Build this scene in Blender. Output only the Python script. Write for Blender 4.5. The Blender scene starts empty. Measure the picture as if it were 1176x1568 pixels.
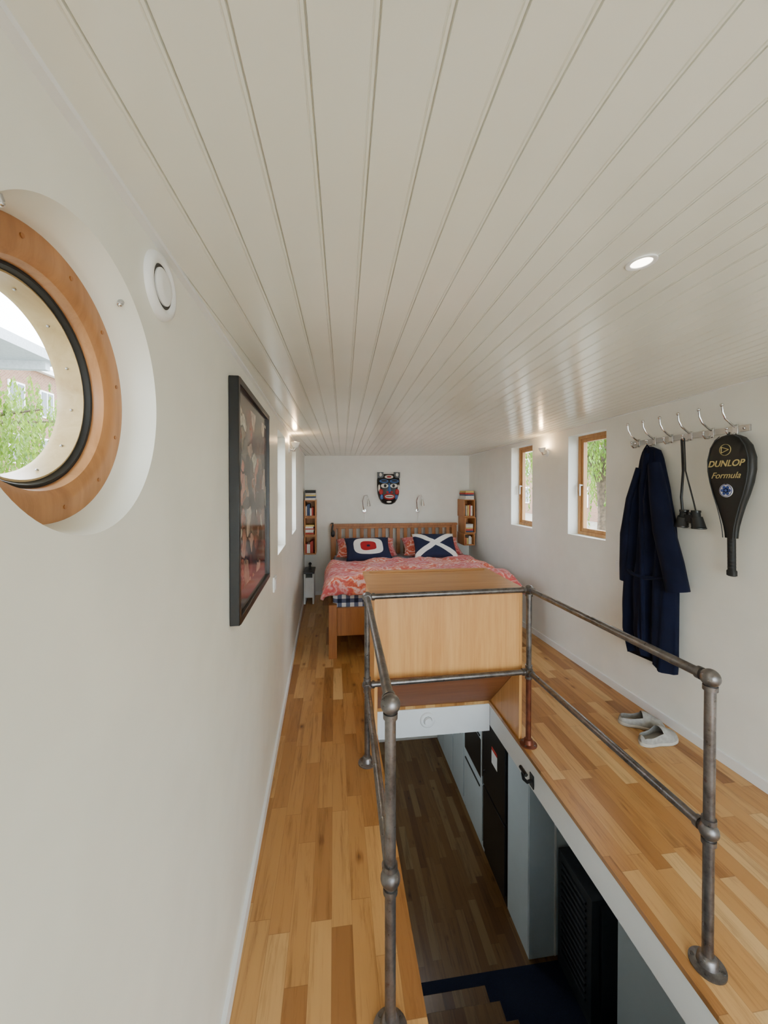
import bpy, bmesh, math, random
from mathutils import Vector, Matrix, noise
random.seed(7)
scene=bpy.context.scene
COL=scene.collection
H=1.45
def wl(y): return -0.27-0.025*y
def wr(y): return 2.105-0.0368*y
def zc(x,y):
    zl=1.842+0.010*y; zr=2.015-0.0175*y
    s=(x+0.3)/2.35
    return zl+(zr-zl)*s
YB=5.3; YF=-1.6
# ---------------------------------------------------------------- materials
def lin(c):
    return tuple(((v/255)/12.92 if v/255<=0.04045 else ((v/255+0.055)/1.055)**2.4) for v in c)+(1,)
def newmat(name):
    m=bpy.data.materials.new(name); m.use_nodes=True
    nt=m.node_tree; b=nt.nodes['Principled BSDF']
    return m,nt,b
def N(nt,t,**k):
    n=nt.nodes.new(t)
    for a,v in k.items(): setattr(n,a,v)
    return n
def math_(nt,op,a,b=None,c=None):
    n=nt.nodes.new('ShaderNodeMath'); n.operation=op
    for i,v in enumerate((a,b,c)):
        if v is None: continue
        if isinstance(v,(int,float)): n.inputs[i].default_value=v
        else: nt.links.new(v,n.inputs[i])
    return n.outputs[0]
def mixc(nt,f,a,b,mode='MIX'):
    n=nt.nodes.new('ShaderNodeMix'); n.data_type='RGBA'; n.blend_type=mode
    for s,v in ((0,f),(6,a),(7,b)):
        if isinstance(v,(int,float)): n.inputs[s].default_value=v
        elif isinstance(v,tuple): n.inputs[s].default_value=v
        else: nt.links.new(v,n.inputs[s])
    return n.outputs[2]
def coords(nt,scale=(1,1,1)):
    tc=nt.nodes.new('ShaderNodeTexCoord'); mp=nt.nodes.new('ShaderNodeMapping')
    nt.links.new(tc.outputs['Object'],mp.inputs[0]); mp.inputs['Scale'].default_value=scale
    return mp.outputs[0]
def noise_(nt,vec,scale,detail=3,rough=.5,dist=0):
    n=nt.nodes.new('ShaderNodeTexNoise'); nt.links.new(vec,n.inputs['Vector'])
    n.inputs['Scale'].default_value=scale; n.inputs['Detail'].default_value=detail
    n.inputs['Roughness'].default_value=rough; n.inputs['Distortion'].default_value=dist
    return n.outputs['Fac']
def ramp(nt,f,stops):
    r=nt.nodes.new('ShaderNodeValToRGB'); nt.links.new(f,r.inputs[0])
    el=r.color_ramp.elements
    while len(el)<len(stops): el.new(.5)
    for e,(p,c) in zip(el,stops): e.position=p; e.color=c
    return r.outputs[0]
def bump(nt,b,h,strength,dist=.01):
    n=nt.nodes.new('ShaderNodeBump'); nt.links.new(h,n.inputs['Height'])
    n.inputs['Strength'].default_value=strength; n.inputs['Distance'].default_value=dist
    nt.links.new(n.outputs[0],b.inputs['Normal'])
def plain(name,rgb,rough=.5,metal=0,var=.06,nscale=30,bmp=0,spec=.5):
    m,nt,b=newmat(name)
    c=lin(rgb); v=coords(nt); f=noise_(nt,v,nscale,3)
    d=tuple(x*(1-var*2) for x in c[:3])+(1,)
    l=tuple(min(1,x*(1+var)) for x in c[:3])+(1,)
    nt.links.new(ramp(nt,f,[(.3,d),(.7,l)]),b.inputs['Base Color'])
    b.inputs['Roughness'].default_value=rough; b.inputs['Metallic'].default_value=metal
    b.inputs['Specular IOR Level'].default_value=spec
    if bmp: bump(nt,b,f,bmp,.004)
    return m
def wood(name,c1,c2,axis='z',rough=.4,scale=1):
    m,nt,b=newmat(name)
    s={'x':(.06,1,1),'y':(1,.06,1),'z':(1,1,.06)}[axis]
    v=coords(nt,s)
    f=noise_(nt,v,60*scale,6,.65,.6); g=noise_(nt,v,9*scale,3,.5,1.5)
    h=math_(nt,'ADD',math_(nt,'MULTIPLY',f,.55),math_(nt,'MULTIPLY',g,.45))
    nt.links.new(ramp(nt,h,[(.33,lin(c1)),(.62,lin(c2))]),b.inputs['Base Color'])
    b.inputs['Roughness'].default_value=rough
    bump(nt,b,f,.08,.002)
    return m
def emis(name,rgb,st):
    m,nt,b=newmat(name)
    b.inputs['Base Color'].default_value=lin(rgb)
    b.inputs['Emission Color'].default_value=lin(rgb); b.inputs['Emission Strength'].default_value=st
    return m
def floor_mat(name,dark=1.0,rough=.33,seed=0):
    m,nt,b=newmat(name)
    tc=nt.nodes.new('ShaderNodeTexCoord'); sp=nt.nodes.new('ShaderNodeSeparateXYZ')
    nt.links.new(tc.outputs['Object'],sp.inputs[0])
    X=sp.outputs[0]; Y=sp.outputs[1]
    W=.068; L=.46
    xr=math_(nt,'DIVIDE',math_(nt,'ADD',X,seed+.011),W)
    row=math_(nt,'FLOOR',xr); fx=math_(nt,'FRACT',xr)
    wn=nt.nodes.new('ShaderNodeTexWhiteNoise'); wn.noise_dimensions='1D'; nt.links.new(row,wn.inputs['W'])
    yo=math_(nt,'ADD',math_(nt,'DIVIDE',Y,L),math_(nt,'MULTIPLY',wn.outputs['Value'],7.3))
    colm=math_(nt,'FLOOR',yo); fy=math_(nt,'FRACT',yo)
    cb=nt.nodes.new('ShaderNodeCombineXYZ'); nt.links.new(row,cb.inputs[0]); nt.links.new(colm,cb.inputs[1])
    w2=nt.nodes.new('ShaderNodeTexWhiteNoise'); w2.noise_dimensions='2D'; nt.links.new(cb.outputs[0],w2.inputs['Vector'])
    r=w2.outputs['Value']
    base=ramp(nt,r,[(0,lin((154,104,54))),(.22,lin((180,128,70))),(.55,lin((194,144,84))),(.8,lin((205,158,98))),(1,lin((218,178,120)))])
    cv=nt.nodes.new('ShaderNodeCombineXYZ')
    nt.links.new(math_(nt,'MULTIPLY',X,1),cv.inputs[0]); nt.links.new(math_(nt,'MULTIPLY',Y,.07),cv.inputs[1])
    nt.links.new(math_(nt,'MULTIPLY',r,31),cv.inputs[2])
    g=noise_(nt,cv.outputs[0],85,6,.7,.8); g2=noise_(nt,cv.outputs[0],16,3,.5,2.)
    gr=math_(nt,'ADD',math_(nt,'MULTIPLY',g,.5),math_(nt,'MULTIPLY',g2,.5))
    grc=ramp(nt,gr,[(.33,(.50,.43,.36,1)),(.5,(.95,.93,.91,1)),(.7,(1.0,1.0,.98,1))])
    c=mixc(nt,.9,base,grc,'MULTIPLY')
    # knots
    vo=nt.nodes.new('ShaderNodeTexVoronoi'); vo.inputs['Scale'].default_value=5.2
    kc=nt.nodes.new('ShaderNodeCombineXYZ'); nt.links.new(math_(nt,'MULTIPLY',X,1.5),kc.inputs[0]); nt.links.new(math_(nt,'MULTIPLY',Y,.75),kc.inputs[1])
    nt.links.new(kc.outputs[0],vo.inputs['Vector'])
    kd=math_(nt,'ADD',vo.outputs['Distance'],math_(nt,'MULTIPLY',math_(nt,'SUBTRACT',g,.5),.14))
    k=ramp(nt,kd,[(.02,(.18,.11,.06,1)),(.07,(.65,.54,.44,1)),(.15,(1,1,1,1))])
    c=mixc(nt,.9,c,k,'MULTIPLY')
    ex=math_(nt,'MINIMUM',fx,math_(nt,'SUBTRACT',1,fx)); ey=math_(nt,'MINIMUM',fy,math_(nt,'SUBTRACT',1,fy))
    sx=math_(nt,'LESS_THAN',ex,.012); sy=math_(nt,'LESS_THAN',ey,.0025)
    s=math_(nt,'MAXIMUM',sx,sy)
    c=mixc(nt,math_(nt,'MULTIPLY',s,.4),c,lin((110,70,32)))
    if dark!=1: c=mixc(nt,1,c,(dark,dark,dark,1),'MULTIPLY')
    nt.links.new(c,b.inputs['Base Color'])
    b.inputs['Roughness'].default_value=rough
    bump(nt,b,math_(nt,'SUBTRACT',g,math_(nt,'MULTIPLY',s,1)),.06,.003)
    return m

M={}
M['wall']=plain('wall_plaster',(240,239,227),.40,0,.02,7,.35)
M['wallback']=plain('wall_plaster_back',(240,240,233),.7,0,.015,7,.05)
M['white']=plain('white_gloss_paint',(240,241,239),.35,0,.01,10)
M['paleblue']=plain('pale_blue_grey_laminate',(206,219,226),.4,0,.01,10)
M['reveal']=plain('reveal_paint',(242,246,250),.45,0,.01,10)
def ceil_mat():
    m,nt,b=newmat('ceiling_board_paint')
    v=coords(nt); f=noise_(nt,v,2.2,3)
    c=ramp(nt,f,[(.3,lin((230,230,217))),(.7,lin((238,238,226)))])
    nt.links.new(c,b.inputs['Base Color'])
    b.inputs['Roughness'].default_value=.19
    n2=noise_(nt,v,45,2); bump(nt,b,n2,.05,.002)
    return m
M['ceil']=ceil_mat()
M['floor']=floor_mat('oak_floor')
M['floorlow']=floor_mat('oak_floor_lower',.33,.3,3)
M['oakpanel']=wood('oak_veneer',(202,140,74),(226,170,102),'z',.38,.8)
M['oaktop']=wood('oak_top',(164,110,58),(200,146,86),'x',.35,.8)
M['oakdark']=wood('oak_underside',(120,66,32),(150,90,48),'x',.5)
M['bedwood']=wood('bed_wood',(136,82,38),(176,114,60),'z',.4)
M['winwood']=wood('window_oak',(160,110,60),(200,150,94),'z',.4)
M['port1']=wood('porthole_oak',(146,94,50),(194,138,88),'z',.35,.6)
M['port2']=wood('porthole_pale_wood',(178,146,96),(214,188,140),'y',.4,.6)
M['shelfw']=wood('shelf_wood',(160,98,50),(196,134,76),'z',.45)
M['black']=plain('black_paint',(22,22,22),.35,0,.05)
M['rubber']=plain('black_rubber',(28,29,30),.6)
M['slate']=plain('slate_enamel',(50,56,62),.5)
M['darkint']=plain('dark_lining',(60,58,55),.8)
M['navycarpet']=plain('navy_carpet',(20,30,58),.95,0,.3,400,.6)
M['chrome']=plain('chrome',(215,215,215),.18,1,.02)
M['alu']=plain('brushed_aluminium',(190,190,190),.3,1,.03)
def steel():
    m,nt,b=newmat('raw_steel_pipe')
    v=coords(nt); f=noise_(nt,v,14,5,.7); g=noise_(nt,v,60,3,.6)
    c=ramp(nt,f,[(.3,lin((72,68,66))),(.5,lin((112,108,106))),(.62,lin((126,122,120))),(.75,lin((100,66,52)))])
    nt.links.new(c,b.inputs['Base Color']); b.inputs['Metallic'].default_value=.85
    nt.links.new(ramp(nt,g,[(.3,(.26,.26,.26,1)),(.7,(.46,.46,.46,1))]),b.inputs['Roughness'])
    bump(nt,b,g,.15,.001)
    return m
M['steel']=steel()
M['rust']=plain('rusty_pipe',(120,66,46),.45,.6,.2,25,.1)
def glass():
    m,nt,b=newmat('window_glass')
    nt.nodes.remove(b); o=nt.nodes['Material Output']
    t=N(nt,'ShaderNodeBsdfTransparent'); g=N(nt,'ShaderNodeBsdfGlossy'); g.inputs['Roughness'].default_value=.02
    lw=N(nt,'ShaderNodeLayerWeight'); lw.inputs[0].default_value=.5
    f=math_(nt,'ADD',math_(nt,'MULTIPLY',math_(nt,'POWER',lw.outputs['Facing'],4),.3),.03)
    mx=N(nt,'ShaderNodeMixShader'); nt.links.new(f,mx.inputs[0]); nt.links.new(t.outputs[0],mx.inputs[1]); nt.links.new(g.outputs[0],mx.inputs[2])
    nt.links.new(mx.outputs[0],o.inputs[0]); return m
M['glass']=glass()
# ---------------------------------------------------------------- mesh builder
class MB:
    def __init__(s): s.bm=bmesh.new(); s.mats=[]
    def mi(s,m):
        if m not in s.mats: s.mats.append(m)
        return s.mats.index(m)
    def faces(s,vs,fs,mat):
        i=s.mi(mat); bv=[s.bm.verts.new(v) for v in vs]; out=[]
        for f in fs:
            try:
                q=s.bm.faces.new([bv[k] for k in f]); q.material_index=i; out.append(q)
            except ValueError: pass
        return bv
    def box(s,x0,x1,y0,y1,z0,z1,mat,M_=None):
        vs=[(x,y,z) for x in(x0,x1) for y in(y0,y1) for z in(z0,z1)]
        if M_ is not None: vs=[M_@Vector(v) for v in vs]
        s.faces(vs,[(0,1,3,2),(4,6,7,5),(0,4,5,1),(2,3,7,6),(0,2,6,4),(1,5,7,3)],mat)
    def cyl(s,p,q,r,mat,r2=None,seg=20):
        p=Vector(p);q=Vector(q);r2=r if r2 is None else r2
        d=(q-p).normalized(); a=d.orthogonal().normalized(); b=d.cross(a)
        vs=[];
        for c,rr in((p,r),(q,r2)):
            for i in range(seg):
                t=2*math.pi*i/seg; vs.append(c+(a*math.cos(t)+b*math.sin(t))*rr)
        fs=[(i,(i+1)%seg,seg+(i+1)%seg,seg+i) for i in range(seg)]
        fs+= [tuple(range(seg))[::-1],tuple(range(seg,2*seg))]
        s.faces(vs,fs,mat)
    def disc(s,c,d,r,mat,seg=48):
        c=Vector(c); d=Vector(d).normalized(); a=d.orthogonal().normalized(); b=d.cross(a)
        s.faces([c+(a*math.cos(2*math.pi*i/seg)+b*math.sin(2*math.pi*i/seg))*r for i in range(seg)],[tuple(range(seg))],mat)
    def sph(s,c,r,mat,sc=(1,1,1),u=20,v=12,R=None):
        vs=[];c=Vector(c)
        for j in range(v+1):
            ph=math.pi*j/v
            for i in range(u):
                t=2*math.pi*i/u
                p=Vector((r*sc[0]*math.sin(ph)*math.cos(t),r*sc[1]*math.sin(ph)*math.sin(t),r*sc[2]*math.cos(ph)))
                if R is not None: p=R@p
                vs.append(c+p)
        fs=[(j*u+i,(j+1)*u+i,(j+1)*u+(i+1)%u,j*u+(i+1)%u) for j in range(v) for i in range(u)]
        s.faces(vs,fs,mat)
    def tube(s,pts,r,mat,seg=10):
        pts=[Vector(p) for p in pts]; rs=r if isinstance(r,list) else [r]*len(pts)
        rings=[]; prev=None
        for k,p in enumerate(pts):
            d=(pts[min(k+1,len(pts)-1)]-pts[max(k-1,0)]).normalized()
            a=(prev-d*prev.dot(d)).normalized() if prev is not None and (prev-d*prev.dot(d)).length>1e-4 else d.orthogonal().normalized()
            prev=a; b=d.cross(a)
            rings.append([p+(a*math.cos(2*math.pi*i/seg)+b*math.sin(2*math.pi*i/seg))*rs[k] for i in range(seg)])
        s.loft(rings,mat)
    def loft(s,rings,mat,cap=True,closed=False):
        n=len(rings[0]); vs=[v for r in rings for v in r]; m=len(rings)
        fs=[(k*n+i,k*n+(i+1)%n,(k+1)*n+(i+1)%n,(k+1)*n+i) for k in range(m-1) for i in range(n)]
        if closed: fs+=[((m-1)*n+i,(m-1)*n+(i+1)%n,(i+1)%n,i) for i in range(n)]
        elif cap: fs+=[tuple(range(n))[::-1],tuple(range((m-1)*n,m*n))]
        s.faces(vs,fs,mat)
    def lathe(s,c,axis,prof,mat,seg=64):
        c=Vector(c); d=Vector(axis).normalized(); a=d.orthogonal().normalized(); b=d.cross(a)
        rings=[[c+d*h+(a*math.cos(2*math.pi*i/seg)+b*math.sin(2*math.pi*i/seg))*r for (h,r) in prof] for i in range(seg)]
        s.loft(rings,mat,closed=True)
    def prism(s,poly,vec,mat):
        n=len(poly); v=Vector(vec); p=[Vector(q) for q in poly]
        vs=p+[q+v for q in p]
        fs=[(i,(i+1)%n,n+(i+1)%n,n+i) for i in range(n)]+[tuple(range(n))[::-1],tuple(range(n,2*n))]
        s.faces(vs,fs,mat)
    def build(s,name,bevel=0,smooth=35,center=True,solid=0,sub=0):
        bm=s.bm
        bmesh.ops.remove_doubles(bm,verts=bm.verts,dist=1e-6)
        bmesh.ops.recalc_face_normals(bm,faces=bm.faces)
        me=bpy.data.meshes.new(name); bm.to_mesh(me); bm.free()
        for m in s.mats: me.materials.append(m)
        for p in me.polygons: p.use_smooth=True
        me.set_sharp_from_angle(angle=math.radians(smooth))
        o=bpy.data.objects.new(name,me); COL.objects.link(o)
        if center and len(me.vertices):
            cs=[v.co for v in me.vertices]
            c=Vector([(min(v[i] for v in cs)+max(v[i] for v in cs))/2 for i in range(3)])
            me.transform(Matrix.Translation(-c)); o.location=c
        if solid: md=o.modifiers.new('s','SOLIDIFY'); md.thickness=solid
        if sub: md=o.modifiers.new('d','SUBSURF'); md.levels=sub; md.render_levels=sub
        if bevel:
            md=o.modifiers.new('b','BEVEL'); md.width=bevel; md.segments=2; md.limit_method='ANGLE'; md.angle_limit=math.radians(40)
        return o
def group(name,obs):
    c=sum((o.location for o in obs),Vector())/len(obs)
    e=bpy.data.objects.new(name,None); e.location=c; e.empty_display_size=.1; COL.objects.link(e)
    for o in obs:
        o.parent=e; o.matrix_parent_inverse=Matrix.Translation(-c)
    return e
def boolcut(o,cutters):
    bpy.context.view_layer.update()
    for c in cutters:
        md=o.modifiers.new('c','BOOLEAN'); md.operation='DIFFERENCE'; md.object=c; md.solver='EXACT'
    dg=bpy.context.evaluated_depsgraph_get(); dg.update()
    me=bpy.data.meshes.new_from_object(o.evaluated_get(dg))
    o.modifiers.clear(); o.data=me
    for c in cutters: bpy.data.objects.remove(c)
    for p in me.polygons: p.use_smooth=True
    me.set_sharp_from_angle(angle=math.radians(30))
# ---------------------------------------------------------------- shell
ZL=-2.1
PY,PZ=.492,1.574
def plan_wall(name,f,side,cuts,mat):
    b=MB(); y0,y1=YF-.15,YB+.15
    t=.15*side
    b.prism([(f(y0),y0,ZL-.1),(f(y1),y1,ZL-.1),(f(y1)+t,y1,ZL-.1),(f(y0)+t,y0,ZL-.1)],(0,0,2.25-ZL),mat)
    o=b.build(name,center=False)
    cs=[]
    for c in cuts:
        k=MB()
        if c[0]=='box':
            _,a,bb,z0,z1=c; xm=f((a+bb)/2); k.box(xm-.4,xm+.4,a,bb,z0,z1,M['reveal'])
        elif c[0]=='port':
            k.cyl((-.2,PY,PZ),(-.5,PY,PZ),.1975,M['reveal'],.1257,seg=96)
        else:
            k.cyl((-.389,PY,PZ),(-.5,PY,PZ),.20,M['reveal'],seg=96)
        cs.append(k.build('cut',center=False))
    if cs: boolcut(o,cs)
    return o
LW=[(2.3,2.74,1.06,1.80),(3.3,3.74,1.06,1.80)]
RW=[(2.632,3.075,1.06,1.895),(3.64,4.07,1.05,1.90)]
plan_wall('wall_left',wl,-1,[('box',)+w for w in LW]+[('port',),('port2',)],M['wall'])
plan_wall('wall_right',wr,1,[('box',)+w for w in RW],M['wallback'])
b=MB(); b.box(wl(YB)-.02,wr(YB)+.02,YB,YB+.15,ZL-.1,2.15,M['wallback']); b.build('wall_back',center=False)
# wall behind the viewer with wide glazed doors
b=MB()
xa,xb=wl(YF)-.01,wr(YF)+.01
b.box(xa,xb,YF-.15,YF,ZL-.1,.0,M['wallback']); b.box(xa,-.05,YF-.15,YF,0,2.15,M['wallback']); b.box(1.95,xb,YF-.15,YF,0,2.15,M['wallback'])
b.box(-.05,1.95,YF-.15,YF,1.86,2.15,M['wallback']); b.build('wall_front',center=False)
b=MB()
for x0 in(-.045,.951):
    b.box(x0,x0+.07,YF-.1,YF-.04,0.003,1.857,M['winwood']); b.box(x0+.925,x0+.994,YF-.1,YF-.04,0.003,1.857,M['winwood'])
    b.box(x0+.07,x0+.925,YF-.1,YF-.04,0.003,.12,M['winwood']); b.box(x0+.07,x0+.925,YF-.1,YF-.04,1.78,1.857,M['winwood'])
    b.faces([(x0+.07,YF-.07,.12),(x0+.925,YF-.07,.12),(x0+.925,YF-.07,1.78),(x0+.07,YF-.07,1.78)],[(0,1,2,3)],M['glass'])
b.build('door_1',bevel=.003)
# ceiling : tongue and groove boards
b=MB()
W=.0655
xs=[]
x=-.62
while x<2.5:
    xs+= [(x,0),(x+W*.87,0),(x+W*.885,-.0015),(x+W*.90,-.0015),(x+W*.915,0),(x+W*.96,0),(x+W*.97,-.004),(x+W*.985,-.004)]
    x+=W
ys=[YF-.15,0,1.5,3,4.5,YB+.15]
vs=[];n=len(xs)
for y in ys:
    for (xx,d) in xs:
        X=xx+.022*y; vs.append((X,y,zc(X,y)-d))
fs=[(j*n+i,j*n+i+1,(j+1)*n+i+1,(j+1)*n+i) for j in range(len(ys)-1) for i in range(n-1)]
b.faces(vs,fs,M['ceil'])
o=b.build('ceiling',center=False,smooth=20)
b=MB(); b.box(-.75,2.45,YF-.3,YB+.3,2.15,2.25,M['white']); b.build('roof',center=False)
# thin cornice trims
b=MB(); 
def strip(b,f,side,z0f,z1f,t,y0,y1,mat):
    p=[]
    for y in(y0,y1):
        p+= [(f(y),y,z0f(y)),(f(y)-side*t,y,z0f(y)),(f(y)-side*t,y,z1f(y)),(f(y),y,z1f(y))]
    b.faces(p,[(0,1,2,3),(7,6,5,4),(0,4,5,1),(1,5,6,2),(2,6,7,3),(3,7,4,0)],mat)
strip(b,wl,-1,lambda y:zc(wl(y),y)-.010,lambda y:zc(wl(y),y)+.004,.012,YF,YB,M['white']); b.build('trim_1',center=False)
b=MB(); strip(b,wr,1,lambda y:zc(wr(y),y)-.010,lambda y:zc(wr(y),y)+.004,.012,YF,YB,M['white']); b.build('trim_2',center=False)
for nm,f,sd in(('baseboard_left',wl,-1),('baseboard_right',wr,1)):
    b=MB(); strip(b,f,sd,lambda y:0,lambda y:.055,.012,YF,YB,M['white']); b.build(nm,center=False)
b=MB(); b.box(wl(YB),wr(YB),YB-.012,YB,0,.055,M['white']); b.build('baseboard_back',center=False)
# loft floor with stair opening
OX0,OX1,OY0,OY1=.25,1.045,.25,2.5
def ringfloor(name,z0,z1,mat,g=0):
    b=MB()
    def q(pts): b.prism([(p[0],p[1],z0) for p in pts],(0,0,z1-z0),mat)
    q([(wl(YF),YF),(OX0-g,YF),(OX0-g,YB),(wl(YB),YB)])
    q([(OX1+g,YF),(wr(YF),YF),(wr(YB),YB),(OX1+g,YB)])
    q([(OX0-g,YF),(OX1+g,YF),(OX1+g,OY0-g),(OX0-g,OY0-g)])
    q([(OX0-g,OY1+g),(OX1+g,OY1+g),(OX1+g,YB),(OX0-g,YB)])
    return b.build(name,center=False)
ringfloor('floor',-.02,0,M['floor'])
ringfloor('ceiling_lower',-.17,-.0201,M['white'],.008)
b=MB(); b.box(OX0-.004,OX1+.004,OY1-.004,OY1+.007,-.205,-.0205,M['white']); b.build('trim_3',center=False)
# lower floor
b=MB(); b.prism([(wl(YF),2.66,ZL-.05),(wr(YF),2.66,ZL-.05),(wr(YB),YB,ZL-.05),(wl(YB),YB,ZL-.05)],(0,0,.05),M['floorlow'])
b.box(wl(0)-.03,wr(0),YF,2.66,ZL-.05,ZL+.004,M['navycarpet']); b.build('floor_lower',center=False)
# ---------------------------------------------------------------- windows
def window(name,side,y0,y1,z0,z1):
    f=wl if side<0 else wr
    b=MB(); xi=f((y0+y1)/2)+side*.085; xo=xi+side*.05
    xa,xb=min(xi,xo),max(xi,xo); w=.026
    b.box(xa,xb,y0-.004,y0+w,z0-.004,z1+.004,M['winwood']); b.box(xa,xb,y1-w,y1+.004,z0-.004,z1+.004,M['winwood'])
    b.box(xa,xb,y0+w,y1-w,z0-.004,z0+w,M['winwood']); b.box(xa,xb,y0+w,y1-w,z1-w,z1+.004,M['winwood'])
    c0,c1=(xa+.012,xb-.005); v=.028; a0,a1,k0,k1=y0+w,y1-w,z0+w,z1-w
    b.box(c0,c1,a0,a0+v,k0,k1,M['winwood']); b.box(c0,c1,a1-v,a1,k0,k1,M['winwood'])
    b.box(c0,c1,a0+v,a1-v,k0,k0+v,M['winwood']); b.box(c0,c1,a0+v,a1-v,k1-v,k1,M['winwood'])
    xm=(c0+c1)/2; b.faces([(xm,a0+v,k0+v),(xm,a1-v,k0+v),(xm,a1-v,k1-v),(xm,a0+v,k1-v)],[(0,1,2,3)],M['glass'])
    hx=xi-side*.012; zm=(z0+z1)/2
    b.cyl((xi+side*.015,a1-.014,zm),(hx,a1-.014,zm),.008,M['alu']); b.cyl((hx,a1-.014,zm+.01),(hx,a1-.014,zm-.09),.006,M['alu'])
    o=b.build(name,bevel=.002); return o
for i,(s,w) in enumerate([(-1,LW[0]),(-1,LW[1]),(1,RW[0]),(1,RW[1])]): window('window_%d'%(i+1),s,*w)
# porthole
PC=Vector((0,PY,PZ))
b=MB()
b.lathe(PC,(-1,0,0),[(.333,.134),(.331,.145),(.333,.1675),(.36,.162),(.388,.156),(.388,.124),(.352,.124),(.338,.127)],M['port1'],96)
b.lathe(PC,(-1,0,0),[(.352,.1245),(.352,.120),(.359,.1165),(.366,.1165),(.366,.1245)],M['rubber'],96)
b.lathe(PC,(-1,0,0),[(.359,.117),(.358,.114),(.380,.1075),(.388,.1075),(.388,.1245),(.366,.1245),(.366,.117)],M['port2'],96)
b.lathe(PC,(-1,0,0),[(.3535,.1255),(.3515,.1215),(.354,.1195),(.356,.1235)],M['rubber'],96)
b.disc(PC+Vector((-.384,0,0)),(1,0,0),.109,M['glass'],64)
for k in range(12):
    a=2*math.pi*(k+.4)/12
    c=PC+Vector((-.331,math.cos(a)*.150,math.sin(a)*.150)); b.cyl(c+Vector((-.004,0,0)),c+Vector((.001,0,0)),.0028,M['bedwood'],seg=10)
    a+=.2
    c=PC+Vector((-.371,math.cos(a)*.110,math.sin(a)*.110)); b.sph(c,.002,M['alu'],u=8,v=6)
for a in(.95,2.2):
    c=PC+Vector((-.300,math.cos(a)*.174,math.sin(a)*.174)); d=Vector((0,-math.cos(a),-math.sin(a)))
    b.cyl(c,c+d*.006,.004,M['alu'],seg=12); b.sph(c+d*.007,.0035,M['chrome'])
b.build('window_5',smooth=40)
# ---------------------------------------------------------------- vent
b=MB(); vc=Vector((wl(.68),.68,1.782))
b.lathe(vc,(1,0,0),[(-.002,.02),(.006,.02),(.006,.034),(.009,.036),(.011,.042),(.009,.050),(.003,.053),(-.002,.053)],M['white'],64)
b.lathe(vc,(1,0,0),[(.003,.0),(.011,.0),(.013,.012),(.013,.022),(.009,.029),(.005,.029)],M['white'],48)
b.lathe(vc,(1,0,0),[(.004,.027),(.0065,.027),(.0065,.036),(.004,.036)],M['darkint'],48)
b.build('air_vent',smooth=50)
# ---------------------------------------------------------------- picture
def pic_mat():
    m,nt,b=newmat('poster_print_reflection')
    v=coords(nt)
    wob=N(nt,'ShaderNodeTexNoise'); wob.inputs['Scale'].default_value=11; nt.links.new(v,wob.inputs['Vector'])
    vv=N(nt,'ShaderNodeVectorMath'); vv.operation='MULTIPLY_ADD'; nt.links.new(wob.outputs['Color'],vv.inputs[0]); vv.inputs[1].default_value=(.09,.09,.09); nt.links.new(v,vv.inputs[2])
    vo=N(nt,'ShaderNodeTexVoronoi'); vo.inputs['Scale'].default_value=15; nt.links.new(vv.outputs[0],vo.inputs['Vector'])
    v2=N(nt,'ShaderNodeTexVoronoi'); v2.feature='DISTANCE_TO_EDGE'; v2.inputs['Scale'].default_value=15; nt.links.new(vv.outputs[0],v2.inputs['Vector'])
    s3=N(nt,'ShaderNodeSeparateXYZ'); nt.links.new(vo.outputs['Color'],s3.inputs[0])
    n=noise_(nt,v,30,4,.6,.6)
    c=ramp(nt,s3.outputs[0],[(.12,lin((54,50,48))),(.28,lin((128,120,108))),(.42,lin((84,80,76))),(.55,lin((176,92,74))),(.68,lin((150,140,122))),(.8,lin((196,120,100))),(.92,lin((210,200,180)))])  # reds combine printed figures with a painted-in reflection of the bedding
    c=mixc(nt,.5,c,ramp(nt,n,[(.35,(.2,.2,.2,1)),(.65,(1,1,1,1))]),'MULTIPLY')
    c=mixc(nt,ramp(nt,v2.outputs['Distance'],[(.02,(.9,.9,.9,1)),(.06,(0,0,0,1))]),c,lin((30,27,27)))
    sp=N(nt,'ShaderNodeSeparateXYZ'); nt.links.new(v,sp.inputs[0])
    e=math_(nt,'MAXIMUM',math_(nt,'DIVIDE',math_(nt,'ABSOLUTE',sp.outputs[1]),.262),math_(nt,'DIVIDE',math_(nt,'ABSOLUTE',math_(nt,'SUBTRACT',sp.outputs[2],.015)),.29))
    c=mixc(nt,math_(nt,'GREATER_THAN',e,1),c,lin((84,76,70)))
    nt.links.new(c,b.inputs['Base Color']); b.inputs['Roughness'].default_value=.1; b.inputs['Specular IOR Level'].default_value=.35
    return m
M['pic']=pic_mat()
ang=math.atan(.025)
y0,y1=1.142,1.765; yc=(y0+y1)/2; hw=(y1-y0)/2; z0,z1=1.055,1.772; zcn=(z0+z1)/2; hh=(z1-z0)/2
b=MB(); t=.028; fw=.020
b.box(0,t,-hw,-hw+fw,-hh,hh,M['black']); b.box(0,t,hw-fw,hw,-hh,hh,M['black'])
b.box(0,t,-hw+fw,hw-fw,-hh,-hh+fw,M['black']); b.box(0,t,-hw+fw,hw-fw,hh-fw,hh,M['black'])
b.box(0.001,t-.010,-hw+fw,hw-fw,-hh+fw,hh-fw,M['pic'])
o=b.build('framed_picture',bevel=.002,center=False); o.location=(wl(yc)+.001,yc,zcn); o.rotation_euler=(0,0,ang)
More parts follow.
